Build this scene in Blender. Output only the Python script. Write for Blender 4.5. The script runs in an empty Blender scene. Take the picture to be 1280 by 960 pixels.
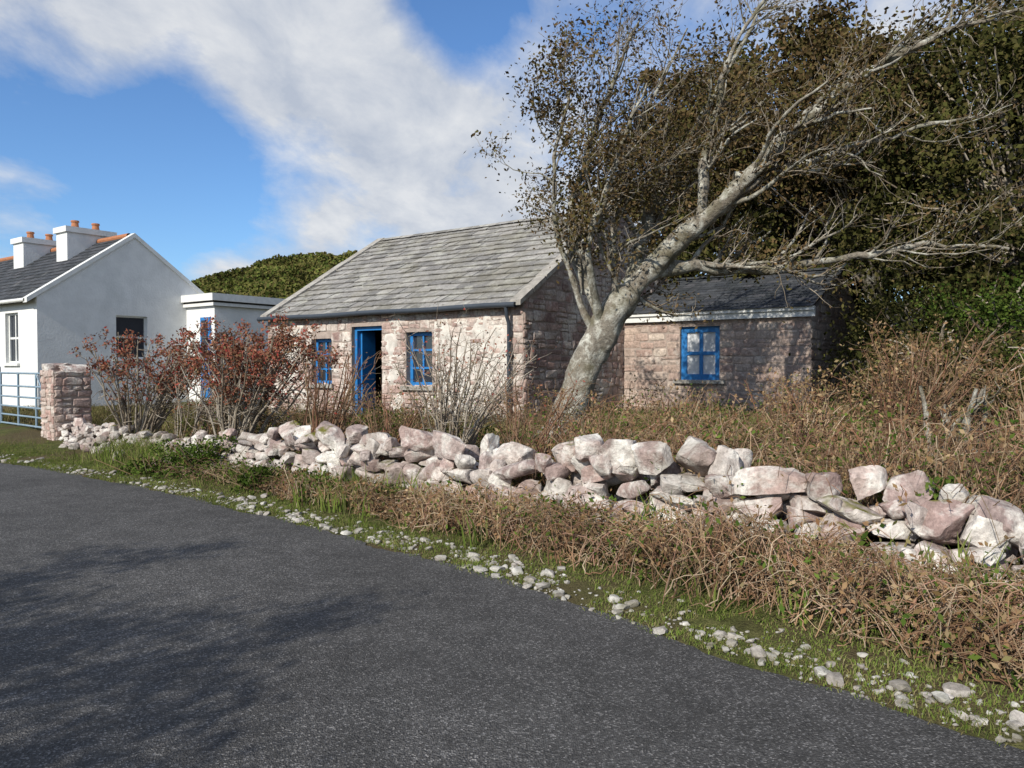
import bpy, math, numpy as np
from mathutils import Vector
R=np.random.default_rng(7)
scene=bpy.context.scene
COL=scene.collection
rad=math.radians

# ------------------------------------------------------------ mesh helpers
def build(name,parts,mats,smooth=False,parent=None,loc=None,sharp=None):
    """parts: list of (V,F,matidx)"""
    me=bpy.data.meshes.new(name)
    Vs=[];loops=[];starts=[];mi=[];off=0;ls=0
    for V,F,m in parts:
        V=np.asarray(V,dtype=np.float64).reshape(-1,3);F=np.asarray(F,dtype=np.int64)
        Vs.append(V);loops.append((F+off).ravel())
        k=F.shape[1];starts.append(ls+np.arange(F.shape[0])*k);ls+=F.size
        mi.append(np.full(F.shape[0],m));off+=len(V)
    Vs=np.concatenate(Vs);loops=np.concatenate(loops);starts=np.concatenate(starts);mi=np.concatenate(mi)
    me.vertices.add(len(Vs));me.vertices.foreach_set('co',Vs.ravel())
    me.loops.add(len(loops));me.loops.foreach_set('vertex_index',loops.astype(np.int32))
    me.polygons.add(len(starts));me.polygons.foreach_set('loop_start',starts.astype(np.int32))
    me.polygons.foreach_set('material_index',mi.astype(np.int32))
    me.update(calc_edges=True)
    me.validate()
    me.polygons.foreach_set('use_smooth',np.full(len(me.polygons),bool(smooth)))
    if sharp: me.set_sharp_from_angle(angle=rad(sharp))
    for m in mats: me.materials.append(m)
    ob=bpy.data.objects.new(name,me);COL.objects.link(ob)
    if parent: ob.parent=parent
    if loc: ob.location=loc
    return ob
def empty(name,loc=(0,0,0),rz=0):
    o=bpy.data.objects.new(name,None);COL.objects.link(o);o.location=loc;o.rotation_euler=(0,0,rz);o.empty_display_size=.2
    return o
BF=np.array([[0,3,2,1],[4,5,6,7],[0,1,5,4],[1,2,6,5],[2,3,7,6],[3,0,4,7]])
def box(x0,x1,y0,y1,z0,z1,m=0):
    V=[(x0,y0,z0),(x1,y0,z0),(x1,y1,z0),(x0,y1,z0),(x0,y0,z1),(x1,y0,z1),(x1,y1,z1),(x0,y1,z1)]
    return (np.array(V,float),BF,m)
def tubes(P,Rr,sides=4,m=0):
    P=np.asarray(P,float);n,k,_=P.shape;Rr=np.broadcast_to(Rr,(n,k))
    T=np.gradient(P,axis=1);T/=np.linalg.norm(T,axis=2,keepdims=True)+1e-9
    ref=np.where(np.abs(T[:,:1,2:3])>.9,np.array([1.,0,0]),np.array([0,0,1.]))
    ref=np.broadcast_to(ref,T.shape)
    U=np.cross(T,ref);U/=np.linalg.norm(U,axis=2,keepdims=True)+1e-9
    W=np.cross(T,U)
    a=np.arange(sides)*2*np.pi/sides
    V=P[:,:,None,:]+Rr[:,:,None,None]*(np.cos(a)[None,None,:,None]*U[:,:,None,:]+np.sin(a)[None,None,:,None]*W[:,:,None,:])
    V=V.reshape(-1,3)
    i=np.arange(n)[:,None,None]*k*sides;j=np.arange(k-1)[None,:,None]*sides;s=np.arange(sides)[None,None,:];s2=(s+1)%sides
    F=np.stack([i+j+s,i+j+s2,i+j+sides+s2,i+j+sides+s],-1).reshape(-1,4)
    return (V,F,m)
def tube(pts,radii,sides=8,m=0): return tubes(np.array(pts,float)[None],np.array(radii,float)[None],sides,m)
def unit(v): return v/(np.linalg.norm(v,axis=-1,keepdims=True)+1e-9)
def leaves(C,size,m=0,up=0.3,rng=R,asp=.5):
    n=len(C);size=np.broadcast_to(size,(n,))*rng.uniform(.6,1.35,n)
    d=unit(rng.normal(size=(n,3)));s=unit(np.cross(d,rng.normal(size=(n,3))+np.array([0,0,up])))
    a=size[:,None]
    V=np.stack([C-d*a*.5,C+s*a*asp*.5,C+d*a*.5,C-s*a*asp*.5],1).reshape(-1,3)
    return (V,np.arange(4*n).reshape(n,4),m)
def blades(B,h,w,lean,m=0,rng=R,bias=(0,0)):
    n=len(B);h=np.broadcast_to(h,(n,));w=np.broadcast_to(w,(n,))
    a=rng.uniform(0,2*np.pi,n);L=rng.uniform(.2,1,n)*lean*h
    D=np.stack([np.cos(a)*L+bias[0]*h,np.sin(a)*L+bias[1]*h,np.zeros(n)],1)
    b=rng.uniform(0,2*np.pi,n);S=np.stack([np.cos(b),np.sin(b),np.zeros(n)],1)*w[:,None]*.5
    up=np.zeros((n,3));up[:,2]=h
    p1=B+D*.28+up*.5;p2=B+D*.95+up*np.clip(1-.25*lean,.3,1)
    V=np.stack([B-S,B+S,p1+S*.8,p1-S*.8,p2+S*.08,p2-S*.08],1).reshape(-1,3)
    o=(np.arange(n)*6)[:,None]
    F=np.concatenate([o+np.array([0,1,2,3]),o+np.array([3,2,4,5])])
    return (V,F,m)
def h2(ix,iy,seed):
    v=np.sin(ix*127.1+iy*311.7+seed*74.7)*43758.5453
    return v-np.floor(v)
def vnoise(x,y,seed=0):
    x=np.asarray(x,float);y=np.asarray(y,float);ix=np.floor(x);iy=np.floor(y);fx=x-ix;fy=y-iy
    fx=fx*fx*(3-2*fx);fy=fy*fy*(3-2*fy)
    return (h2(ix,iy,seed)*(1-fx)+h2(ix+1,iy,seed)*fx)*(1-fy)+(h2(ix,iy+1,seed)*(1-fx)+h2(ix+1,iy+1,seed)*fx)*fy
import bmesh
def ico(sub):
    bm=bmesh.new();bmesh.ops.create_icosphere(bm,subdivisions=sub,radius=1)
    bm.verts.ensure_lookup_table()
    V=np.array([v.co[:] for v in bm.verts]);F=np.array([[v.index for v in f.verts] for f in bm.faces]);bm.free();return V,F
ICO={k:ico(k) for k in (1,2,3,4)}
def rock(c,r,sub=3,m=0,rot=None,rng=R,cuts=10):
    V,F=ICO[sub];V=V.copy()
    V*=1.32
    for _ in range(cuts):
        n=unit(rng.normal(size=3)*np.array([1,1,.8]));h=rng.uniform(.55,.92)
        e=V@n-h;V-=np.where(e>0,e,0)[:,None]*n*.97
    for n in ((1,0,0),(-1,0,0),(0,1,0),(0,-1,0),(0,0,1),(0,0,-1)):
        n=unit(np.array(n)+rng.normal(0,.16,3));e=V@n-rng.uniform(.72,.95);V-=np.where(e>0,e,0)[:,None]*n*.97
    if sub>=3:
        V+=unit(V)*((vnoise(V[:,0]*3+rng.uniform(0,99),V[:,1]*3+V[:,2]*3,1)-.5)*.14+(vnoise(V[:,0]*8+V[:,2]*7+rng.uniform(0,99),V[:,1]*8-V[:,2]*5,4)-.5)*.07)[:,None]
    V*=np.array(r)
    a=rng.uniform(0,2*np.pi) if rot is None else rot
    t=rng.normal(0,.2)
    ca,sa=math.cos(a),math.sin(a);ct,st=math.cos(t),math.sin(t)
    V=V@np.array([[ct,0,st],[0,1,0],[-st,0,ct]]).T
    V=V@np.array([[ca,-sa,0],[sa,ca,0],[0,0,1]]).T
    return (V+np.array(c),F,m)

# ------------------------------------------------------------ materials
def nn(nt,t,ins=None,**props):
    n=nt.nodes.new(t)
    for k,v in props.items(): setattr(n,k,v)
    for k,v in (ins or {}).items():
        s=n.inputs[k]
        if isinstance(v,bpy.types.NodeSocket): nt.links.new(v,s)
        else:
            if isinstance(v,tuple) and len(v)==3 and s.type=='RGBA': v=(*v,1)
            s.default_value=v
    return n
def ramp(nt,fac,stops,interp='LINEAR'):
    n=nt.nodes.new('ShaderNodeValToRGB');cr=n.color_ramp;cr.interpolation=interp
    while len(cr.elements)<len(stops): cr.elements.new(.5)
    for e,(p,c) in zip(cr.elements,stops):
        e.position=p
        if not isinstance(c,tuple): c=(c,c,c)
        e.color=(*c,1)
    nt.links.new(fac,n.inputs[0]);return n.outputs[0]
def noise(nt,vec,scale,detail=4,rough=.55,dist=0):
    n=nn(nt,'ShaderNodeTexNoise',{'Scale':scale,'Detail':detail,'Roughness':rough,'Distortion':dist})
    if vec is not None: nt.links.new(vec,n.inputs['Vector'])
    return n.outputs[0]
def mixc(nt,f,a,b,mode='MIX'):
    n=nt.nodes.new('ShaderNodeMix');n.data_type='RGBA';n.blend_type=mode
    for s,v in ((n.inputs[0],f),(n.inputs[6],a),(n.inputs[7],b)):
        if isinstance(v,bpy.types.NodeSocket): nt.links.new(v,s)
        else:
            if isinstance(v,tuple): v=(*v,1)
            s.default_value=v
    return n.outputs[2]
def math_(nt,op,a,b=0.0):
    n=nt.nodes.new('ShaderNodeMath');n.operation=op
    for i,v in enumerate((a,b)):
        if isinstance(v,bpy.types.NodeSocket): nt.links.new(v,n.inputs[i])
        else: n.inputs[i].default_value=v
    return n.outputs[0]
def newmat(name):
    m=bpy.data.materials.new(name);m.use_nodes=True;nt=m.node_tree;nt.nodes.clear()
    out=nt.nodes.new('ShaderNodeOutputMaterial');return m,nt,out
def finish(nt,out,col,rough=.8,bump=None,bs=.3,bd=.02,spec=.3,metal=0,trans=0):
    p=nn(nt,'ShaderNodeBsdfPrincipled',{'Base Color':col,'Roughness':rough,'Specular IOR Level':spec,'Metallic':metal})
    if bump is not None:
        b=nn(nt,'ShaderNodeBump',{'Strength':bs,'Distance':bd,'Height':bump});nt.links.new(b.outputs[0],p.inputs['Normal'])
    nt.links.new(p.outputs[0],out.inputs[0])
def oc(nt): return nt.nodes.new('ShaderNodeTexCoord').outputs['Object']
def island(nt): return nt.nodes.new('ShaderNodeNewGeometry').outputs['Random Per Island']
def even(cols): return [(i/(max(1,len(cols)-1)),c) for i,c in enumerate(cols)]
def leafmat(name,cols,trans=0,patch=.5,pscale=1.2,spec=.2):
    m,nt,out=newmat(name);c=ramp(nt,island(nt),even(cols))
    n=noise(nt,oc(nt),pscale,1)
    v=ramp(nt,n,[(.35,1-patch),(.65,1.0+0)])
    c=mixc(nt,1.0,c,v,'MULTIPLY')
    d=nn(nt,'ShaderNodeBsdfDiffuse',{'Color':c,'Roughness':.4})
    nt.links.new(d.outputs[0],out.inputs[0]);return m
def stonemat(name,cols,lichen=(.62,.6,.55),la=.5,moss=0,scale=3.,grain=30,bs=.6,zdirt=None):
    m,nt,out=newmat(name);v=oc(nt);c=ramp(nt,island(nt),even(cols))
    n1=noise(nt,v,scale*2.5,5,.65);c=mixc(nt,1.,c,ramp(nt,n1,[(.3,.68),(.7,1.2)]),'MULTIPLY')
    n2=noise(nt,v,scale,7,.7,.4);f=ramp(nt,n2,[(.62-.22*la,0.),(.76-.2*la,.9)])
    c=mixc(nt,f,c,lichen)
    n3=noise(nt,v,grain,4,.7)
    c=mixc(nt,1.,c,ramp(nt,n3,[(.3,.62),(.62,1.12)]),'MULTIPLY')
    if moss:
        g=nt.nodes.new('ShaderNodeNewGeometry');s=nn(nt,'ShaderNodeSeparateXYZ',{0:g.outputs['Normal']})
        n4=noise(nt,v,1.7,4,.6)
        a=math_(nt,'ADD',math_(nt,'MULTIPLY',s.outputs[2],.28),n4)
        f2=ramp(nt,a,[(.92-.2*moss,0.),(.99-.2*moss,1.)])
        c=mixc(nt,f2,c,mixc(nt,n3,(.07,.08,.012),(.18,.16,.03)))
    if zdirt:
        n5=noise(nt,v,zdirt[0],4,.6);c=mixc(nt,ramp(nt,n5,[(.48,0.),(.66,zdirt[1])]),c,zdirt[2])
    h=math_(nt,'ADD',n1,math_(nt,'MULTIPLY',n3,.5))
    finish(nt,out,c,.92,h,bs,.03,.15);return m
def plain(name,col,rough=.5,var=.25,scale=6,spec=.4,metal=0,bs=.15,dirt=None):
    m,nt,out=newmat(name);v=oc(nt);n=noise(nt,v,scale,6,.65)
    c=mixc(nt,1.,col,ramp(nt,n,[(.3,1-var),(.7,1.0)]),'MULTIPLY')
    if dirt:
        n2=noise(nt,v,scale*.35,6,.75);c=mixc(nt,ramp(nt,n2,[(.5,0.),(.75,.8)]),c,dirt)
    finish(nt,out,c,rough,noise(nt,v,scale*8,3) if bs else None,bs,.01,spec,metal);return m

M={}
M['bark']=stonemat('bark_lichen',[(.20,.17,.13),(.25,.22,.18),(.22,.20,.155)],(.58,.57,.50),.66,0,5.,42,1.,zdirt=(2.2,.7,(.11,.10,.055)))
M['twig']=leafmat('twig_bark',[(.22,.18,.13),(.32,.27,.21),(.45,.40,.33),(.26,.21,.16),(.14,.11,.08)],0,.2)
M['leaf_brown']=leafmat('leaf_olive_brown',[(.06,.045,.02),(.14,.09,.045),(.10,.095,.032),(.20,.13,.065),(.08,.06,.025),(.16,.14,.05)],0,.45,1.0)
M['leaf_dark']=leafmat('leaf_dark_green',[(.035,.042,.014),(.065,.068,.02),(.10,.10,.030),(.045,.045,.018),(.14,.12,.045),(.075,.07,.026)],0,.5,.6)
M['leaf_green']=leafmat('leaf_green',[(.045,.08,.015),(.08,.13,.025),(.13,.18,.035),(.055,.07,.02)],0,.4,1.5)
M['leaf_red']=leafmat('leaf_red_brown',[(.24,.08,.055),(.33,.14,.09),(.18,.09,.055),(.38,.18,.11),(.20,.16,.08),(.38,.06,.05),(.29,.14,.10)],0,.3,2)
M['stem_dry']=leafmat('dry_stem',[(.34,.22,.13),(.22,.12,.07),(.46,.34,.21),(.32,.18,.11),(.17,.10,.06),(.58,.47,.33),(.40,.22,.16)],0,.5,1.4)
M['stem_brown']=leafmat('brown_stem',[(.24,.15,.09),(.15,.09,.06),(.34,.23,.15),(.28,.14,.09),(.12,.08,.05),(.42,.32,.21)],0,.45,1.0)
M['leaf_dry']=leafmat('dry_leaf',[(.26,.14,.07),(.34,.22,.12),(.17,.11,.045),(.42,.30,.18),(.12,.14,.035)],0,.45,1.6)
M['grass']=leafmat('grass_blade',[(.11,.165,.03),(.16,.22,.045),(.21,.25,.06),(.085,.13,.025),(.28,.25,.12),(.20,.17,.07)],0,.35,1.2)
M['grass_dry']=leafmat('grass_blade_dry',[(.16,.16,.05),(.28,.22,.11),(.11,.13,.03),(.33,.26,.15),(.10,.13,.03),(.22,.15,.085),(.16,.17,.045)],0,.5,.9)
M['rock']=stonemat('wall_rock',[(.42,.31,.28),(.28,.215,.20),(.47,.38,.34),(.34,.265,.245),(.58,.53,.48),(.31,.22,.20),(.45,.33,.29),(.52,.47,.43)],(.74,.71,.65),.74,.45,3.0,24,.9,zdirt=(1.1,.45,(.16,.13,.10)))
M['pebble']=stonemat('white_gravel',[(.40,.37,.33),(.55,.53,.48),(.28,.25,.22),(.47,.43,.39)],(.64,.62,.58),.2,0,5,40,.4,zdirt=(3.,.7,(.14,.13,.08)))
M['stone_c']=stonemat('cottage_stone',[(.40,.265,.225),(.48,.345,.29),(.31,.21,.185),(.52,.42,.36),(.43,.28,.24),(.57,.50,.44),(.36,.24,.21)],(.70,.65,.58),.68,0,1.2,20,.8)
M['stone_o']=stonemat('outbuilding_stone',[(.43,.31,.26),(.50,.39,.32),(.37,.26,.22),(.53,.44,.37),(.45,.34,.29)],(.58,.53,.47),.3,0,1.5,22,.6)
M['mortar']=plain('lime_mortar',(.44,.36,.31),.95,.4,9,.1,0,.6)
M['limewash']=plain('lime_render',(.74,.69,.62),.95,.35,7,.1,0,.8,(.46,.36,.31))
M['slab']=stonemat('stone_roof_slate',[(.24,.23,.215),(.33,.315,.295),(.19,.182,.175),(.38,.36,.335),(.28,.27,.255)],(.46,.45,.40),.5,0,2.2,30,.5,zdirt=(1.3,.5,(.19,.175,.13)))
M['slate']=stonemat('dark_slate',[(.055,.06,.07),(.08,.085,.095),(.05,.055,.06),(.10,.10,.11)],(.16,.16,.16),.25,0,2.2,30,.4)
M['coping']=plain('coping_stone',(.40,.37,.33),.9,.45,8,.2,0,.6,(.52,.51,.46))
M['render']=plain('white_render',(.80,.80,.78),.85,.16,2.2,.2,0,1.,(.60,.61,.59))
M['white']=plain('white_paint',(.80,.80,.77),.55,.2,5,.3,0,.1,(.55,.55,.5))
M['blue']=plain('blue_paint',(.025,.20,.52),.45,.3,9,.4,0,.1)
M['gutter']=plain('gutter_dark',(.045,.055,.07),.5,.2,6)
M['glass']=plain('window_glass',(.03,.035,.045),.06,.1,2,.8,0,0.)
M['curtain']=plain('net_curtain',(.72,.73,.74),.5,.3,14,.5,0,.05)
M['terracotta']=plain('terracotta',(.42,.17,.08),.8,.3,9)
M['gate']=plain('galvanised_painted',(.28,.38,.46),.45,.35,9,.5,.2)
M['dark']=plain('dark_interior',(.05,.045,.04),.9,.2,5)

# ------------------------------------------------------------ terrain
EDGE=np.array([(40,-38),(20,-16.5),(6.3,-1.2),(2.13,3.2),(1.15,4.27),(-.1,5.75),(-1.52,7.2),(-4.6,9.95),(-8.5,12.85),(-16,18.1),(-30,27),(-90,64)],float)
WALL=np.array([(8.5,0.2),(6.5,1.9),(5.0,3.4),(3.3,5.05),(.47,7.6),(-2,9.6),(-9.0,15.5)],float)
def sdist(x,y,PL=EDGE):
    x=np.asarray(x,float);y=np.asarray(y,float);best=np.full(x.shape,1e9);sg=np.ones(x.shape)
    for a,b in zip(PL[:-1],PL[1:]):
        d=b-a;L2=d@d;t=np.clip(((x-a[0])*d[0]+(y-a[1])*d[1])/L2,0,1)
        px=a[0]+t*d[0];py=a[1]+t*d[1];dd=np.hypot(x-px,y-py)
        s=np.where((d[0]*(y-a[1])-d[1]*(x-a[0]))<0,1,-1)
        m=dd<best-1e-9;best=np.where(m,dd,best);sg=np.where(m,s,sg)
    return best*sg
DX=[-400,-60,-8,-5.3,-5.15,-.05,.3,.7,1.2,1.9,2.6,4,10,20,60,400]
DZ=[-6,.8,.3,.03,-.012,-.012,.015,.05,.10,.18,.31,.36,.42,.9,3,8]
def gz(x,y):
    d=sdist(x,y);z=np.interp(d,DX,DZ)
    w=np.clip((d-.3)/1.5,0,1)*np.clip((40-d)/20,0,1)
    return z+w*((vnoise(np.asarray(x)*.9,np.asarray(y)*.9,3)-.5)*.12+(vnoise(np.asarray(x)*3,np.asarray(y)*3,5)-.5)*.04)
def axis(lo,hi,step,far):
    a=np.arange(lo,hi,step);g=[];s=step;p=hi
    while p<far: g.append(p);s*=1.25;p+=s
    h=[];s=step;p=lo-step
    while p>-far: h.append(p);s*=1.25;p-=s
    return np.concatenate([np.array(h[::-1]),a,np.array(g)])
ax=axis(-12,9,.09,900);ay=axis(-3,20,.09,900)
X,Y=np.meshgrid(ax,ay,indexing='ij');Z=gz(X,Y)
nx,ny=X.shape;idx=np.arange(nx*ny).reshape(nx,ny)
F=np.stack([idx[:-1,:-1],idx[1:,:-1],idx[1:,1:],idx[:-1,1:]],-1).reshape(-1,4)
m,nt,out=newmat('grass_ground');v=oc(nt)
a=noise(nt,v,.6,4);b=noise(nt,v,7,5,.7);c3=noise(nt,v,60,3,.7)
c=ramp(nt,b,[(.3,(.045,.055,.015)),(.5,(.095,.11,.03)),(.68,(.17,.17,.06))])
c=mixc(nt,ramp(nt,a,[(.40,0.),(.56,.9)]),c,(.12,.09,.05))
c=mixc(nt,1.,c,ramp(nt,c3,[(.3,.5),(.7,1.3)]),'MULTIPLY')
finish(nt,out,c,.95,math_(nt,'ADD',b,c3),.8,.05,.1);M['ground']=m
build('ground',[(np.stack([X,Y,Z],-1).reshape(-1,3),F,0)],[M['ground']],True)

# road
def resample(PL,step):
    seg=np.linalg.norm(np.diff(PL,axis=0),axis=1);s=np.concatenate([[0],np.cumsum(seg)])
    q=np.arange(0,s[-1],step);return np.stack([np.interp(q,s,PL[:,0]),np.interp(q,s,PL[:,1])],1),q
def smoothpl(PL,step,it):
    p,q=resample(PL,step)
    for _ in range(it): p[1:-1]=(p[:-2]+2*p[1:-1]+p[2:])/4
    return p
e=smoothpl(EDGE,.04,250);T=unit(np.gradient(e,axis=0));Nn=np.stack([T[:,1],-T[:,0]],1)
s=np.arange(len(e))*.04
wob=(vnoise(s*1.1,s*0,11)-.5)*.14+(vnoise(s*4.5,s*0,12)-.5)*.08+(vnoise(s*13,s*0,13)-.5)*.05
cols=[]
for w in [0,-.3,-.8,-1.6,-2.6,-3.6,-4.6,-5.2]:
    o=wob if w==0 else (wob*-.7 if w==-5.2 else 0*wob)
    crown=.0+.035*(1-((w+2.6)/2.6)**2) if w<-.01 else 0
    p=e+Nn*(w+o)[:,None]
    cols.append(np.column_stack([p,np.full(len(e),crown-(.004 if w in(0,-5.2) else 0)+.004)]))
G=np.stack(cols,1);n0,n1,_=G.shape;idx=np.arange(n0*n1).reshape(n0,n1)
F=np.stack([idx[:-1,:-1],idx[1:,:-1],idx[1:,1:],idx[:-1,1:]],-1).reshape(-1,4)
m,nt,out=newmat('asphalt');v=oc(nt)
a=noise(nt,v,.55,5,.6);b=noise(nt,v,4,5,.7)
vo=nn(nt,'ShaderNodeTexVoronoi',{'Scale':115.,'Vector':v});sp=nn(nt,'ShaderNodeSeparateColor',{0:vo.outputs['Color']}).outputs[0]
c=ramp(nt,sp,[(0.,.042),(.55,.070),(.85,.110),(.97,.23)])
c=mixc(nt,1.,c,ramp(nt,a,[(.3,.70),(.7,1.22)]),'MULTIPLY')
c=mixc(nt,1.,c,ramp(nt,b,[(.3,.74),(.7,1.18)]),'MULTIPLY')
c=mixc(nt,1.,c,(1.04,1.0,.97),'MULTIPLY')
finish(nt,out,c,.78,math_(nt,'ADD',vo.outputs['Distance'],noise(nt,v,60,3)),1.,.009,.3);M['asphalt']=m
build('road',[(G.reshape(-1,3),F,0)],[M['asphalt']],True)

# hill
hx=np.linspace(-90,30,200);hy=np.linspace(45,130,110);X,Y=np.meshgrid(hx,hy,indexing='ij')
def hillz(X,Y):
    base=13.2*np.exp(-((X+13)/36)**2-((Y-88)/26)**2)
    return base*(1+.10*(vnoise(X*.12,Y*.12,2)-.5))+(vnoise(X*.3,Y*.3,9)-.5)*.9+(vnoise(X*1.1,Y*1.1,8)-.5)*.6+1.0*np.clip(base-.5,-2.5,1)
Z=hillz(X,Y);nx,ny=X.shape;idx=np.arange(nx*ny).reshape(nx,ny)
F=np.stack([idx[:-1,:-1],idx[1:,:-1],idx[1:,1:],idx[:-1,1:]],-1).reshape(-1,4)
px=R.uniform(-60,5,80000);py=R.uniform(58,92,80000);pz=hillz(px,py)+R.uniform(0,.4,80000)
M['hillleaf']=leafmat('hill_scrub',[(.08,.11,.028),(.14,.17,.04),(.20,.18,.06),(.12,.10,.04)],0,.6,.22)
build('hill',[(np.stack([X,Y,Z],-1).reshape(-1,3),F,0),leaves(np.stack([px,py,pz],1),.38,1,asp=.7)],[M['hillleaf'],M['hillleaf']],True)

# ------------------------------------------------------------ masonry generator
def stones(x0,x1,z0,topf,openings,axis='front',plane=0.,hr=(.14,.24),wr=(.18,.5),proud=(.015,.05),jit=.02,rng=R,m=0,rag=.0):
    rings=[];zz=z0
    maxz=max(topf(x) for x in np.linspace(x0,x1,9))
    while zz<maxz:
        h=rng.uniform(*hr);za,zb=zz,min(zz+h,maxz)
        iv=[(x0,x1)]
        for (a,b,c,d) in openings:
            if c<zb-.03 and d>za+.03:
                nv=[]
                for (p,q) in iv:
                    if b<=p or a>=q: nv.append((p,q))
                    else:
                        if a>p: nv.append((p,a))
                        if b<q: nv.append((b,q))
                iv=nv
        for (p,q) in iv:
            x=p
            while x<q-.04:
                w=min(rng.uniform(*wr)*(h/.19)**.5,q-x)
                if q-(x+w)<.1: w=q-x
                xm=x+w/2;top=min(topf(x+.02),topf(x+w-.02))
                zt=min(zb,top)
                if zt-za>.05:
                    subs=[(x,x+w,za,zt)]
                    if rag and zt-za>.15 and rng.random()<rag:
                        zm=za+(zt-za)*rng.uniform(.4,.6);xm2=x+w*rng.uniform(.35,.65)
                        subs=[(x,x+w,za,zm),(x,xm2,zm,zt),(xm2,x+w,zm,zt)] if rng.random()<.5 and w>.25 else [(x,x+w,za,zm),(x,x+w,zm,zt)]
                    for (sa_,sb_,sc_,sd_) in subs:
                        cx,cz=(sa_+sb_)/2,(sc_+sd_)/2;hw,hh=(sb_-sa_)/2-.006,(sd_-sc_)/2-.006
                        if rag: cz+=rng.normal(0,.010);hh*=rng.uniform(.86,1.05);hw*=rng.uniform(.92,1.0)
                        k=rng.uniform(.12,.5,8)
                        base=np.array([(-1,-1+k[0]),(-1+k[1]*.7,-1),(1-k[2]*.7,-1),(1,-1+k[3]),(1,1-k[4]),(1-k[5]*.7,1),(-1+k[6]*.7,1),(-1,1-k[7])])
                        ring=base*np.array([hw,hh])+rng.normal(0,jit*.3,(8,2))
                        pr=rng.uniform(*proud)
                        ins=1-np.array([.035/max(hw,.05),.03/max(hh,.05)])*.5
                        fr=ring*np.clip(ins,.6,1)
                        A=np.column_stack([ring+[cx,cz],np.full(8,.01)])
                        B=np.column_stack([ring+[cx,cz],np.full(8,-pr*.5)])
                        C=np.column_stack([fr+[cx,cz],-pr+rng.normal(0,.003,8)])
                        D=np.array([[cx+rng.normal(0,.2*hw),cz,-pr-rng.uniform(0,.012)]])
                        rings.append(np.concatenate([A,B,C,D]))
                x+=w
        zz+=h
    n=len(rings);V=np.stack(rings)
    if axis=='front': P=np.stack([V[...,0],plane+V[...,2],V[...,1]],-1)
    else: P=np.stack([plane-V[...,2],V[...,0],V[...,1]],-1)
    i=np.arange(8);j=(i+1)%8
    Q=np.concatenate([np.stack([i,j,j+8,i+8],1),np.stack([i+8,j+8,j+16,i+16],1)])
    Tq=np.stack([i+16,j+16,np.full(8,24)],1)
    o=(np.arange(n)*25)[:,None,None]
    return P.reshape(-1,3),(Q[None]+o).reshape(-1,4),(Tq[None]+o).reshape(-1,3),m
def build_stones(name,items,mats,parent):
    me=bpy.data.meshes.new(name);vs=[];faces=[];off=0
    for V,FQ,FT,m in items:
        vs.append(V);faces+= (FQ+off).tolist();faces+=(FT+off).tolist();off+=len(V)
    me.from_pydata(np.concatenate(vs).tolist(),[],faces);me.update()
    for mm in mats: me.materials.append(mm)
    ob=bpy.data.objects.new(name,me);COL.objects.link(ob);ob.parent=parent;return ob
def wall_open(x0,x1,z0,z1,openings,y0,y1,m=0,side=False):
    xs=sorted(set([x0,x1]+[o[0] for o in openings]+[o[1] for o in openings]));P=[]
    for a,b in zip(xs[:-1],xs[1:]):
        segs=[(z0,z1)]
        for o in openings:
            if o[0]<=a+1e-6 and o[1]>=b-1e-6:
                n=[]
                for p,q in segs:
                    if o[2]>p: n.append((p,o[2]))
                    if o[3]<q: n.append((o[3],q))
                segs=n
        for p,q in segs:
            P.append(box(a,b,y0,y1,p,q,m) if not side else box(y0,y1,a,b,p,q,m))
    return P
def prism_gable(x0,x1,ya,yb,z0,ym,z1,m=0):
    V=[(x0,ya,z0),(x0,yb,z0),(x0,ym,z1),(x1,ya,z0),(x1,yb,z0),(x1,ym,z1)]
    return [(np.array(V,float),np.array([[0,2,1]]),m),(np.array(V,float),np.array([[3,4,5]]),m),
            (np.array(V,float),np.array([[0,1,4,3],[1,2,5,4],[2,0,3,5]]),m)]
def roof_tiles(x0,x1,y0,z0,y1,z1,rowh,wr,thick,rng=R,m=0,jx=.01):
    d=np.array([y1-y0,z1-z0]);L=np.linalg.norm(d);d/=L;nrm=np.array([-d[1],d[0]])
    if nrm[1]<0: nrm=-nrm
    P=[];rows=int(round(L/rowh));rh=L/rows
    for i in range(rows):
        x=x0-rng.uniform(0,wr[0])*0.6
        while x<x1:
            w=rng.uniform(*wr);a=max(x,x0);b=min(x+w,x1)
            x+=w
            if b-a<.03: continue
            s0=i*rh-.02+rng.normal(0,jx);s1=(i+1)*rh+.05
            if i==rows-1:s1=L
            lo=thick*1.9+rng.uniform(0,thick*.5);hi=thick*.25
            tl=rng.normal(0,thick*.15)
            V=[]
            for (ss,n_) in ((s0,lo-thick),(s1,hi-thick*.2),(s0,lo),(s1,hi)):
                for xx,sg in ((a+.003,-1),(b-.003,1)):
                    nn_=n_+sg*tl
                    V.append((xx,y0+d[0]*ss+nrm[0]*nn_,z0+d[1]*ss+nrm[1]*nn_))
            Fq=[[4,5,7,6],[0,1,5,4],[0,4,6,2],[1,3,7,5]]
            P.append((np.array(V),np.array(Fq),m))
    return P
def slope_slab(x0,x1,y0,z0,y1,z1,t,m=0):
    V=[(x0,y0,z0),(x1,y0,z0),(x1,y1,z1),(x0,y1,z1),(x0,y0,z0-t),(x1,y0,z0-t),(x1,y1,z1-t),(x0,y1,z1-t)]
    return (np.array(V,float),np.array([[0,1,2,3],[7,6,5,4],[0,4,5,1],[1,5,6,2],[2,6,7,3],[3,7,4,0]]),m)
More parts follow.
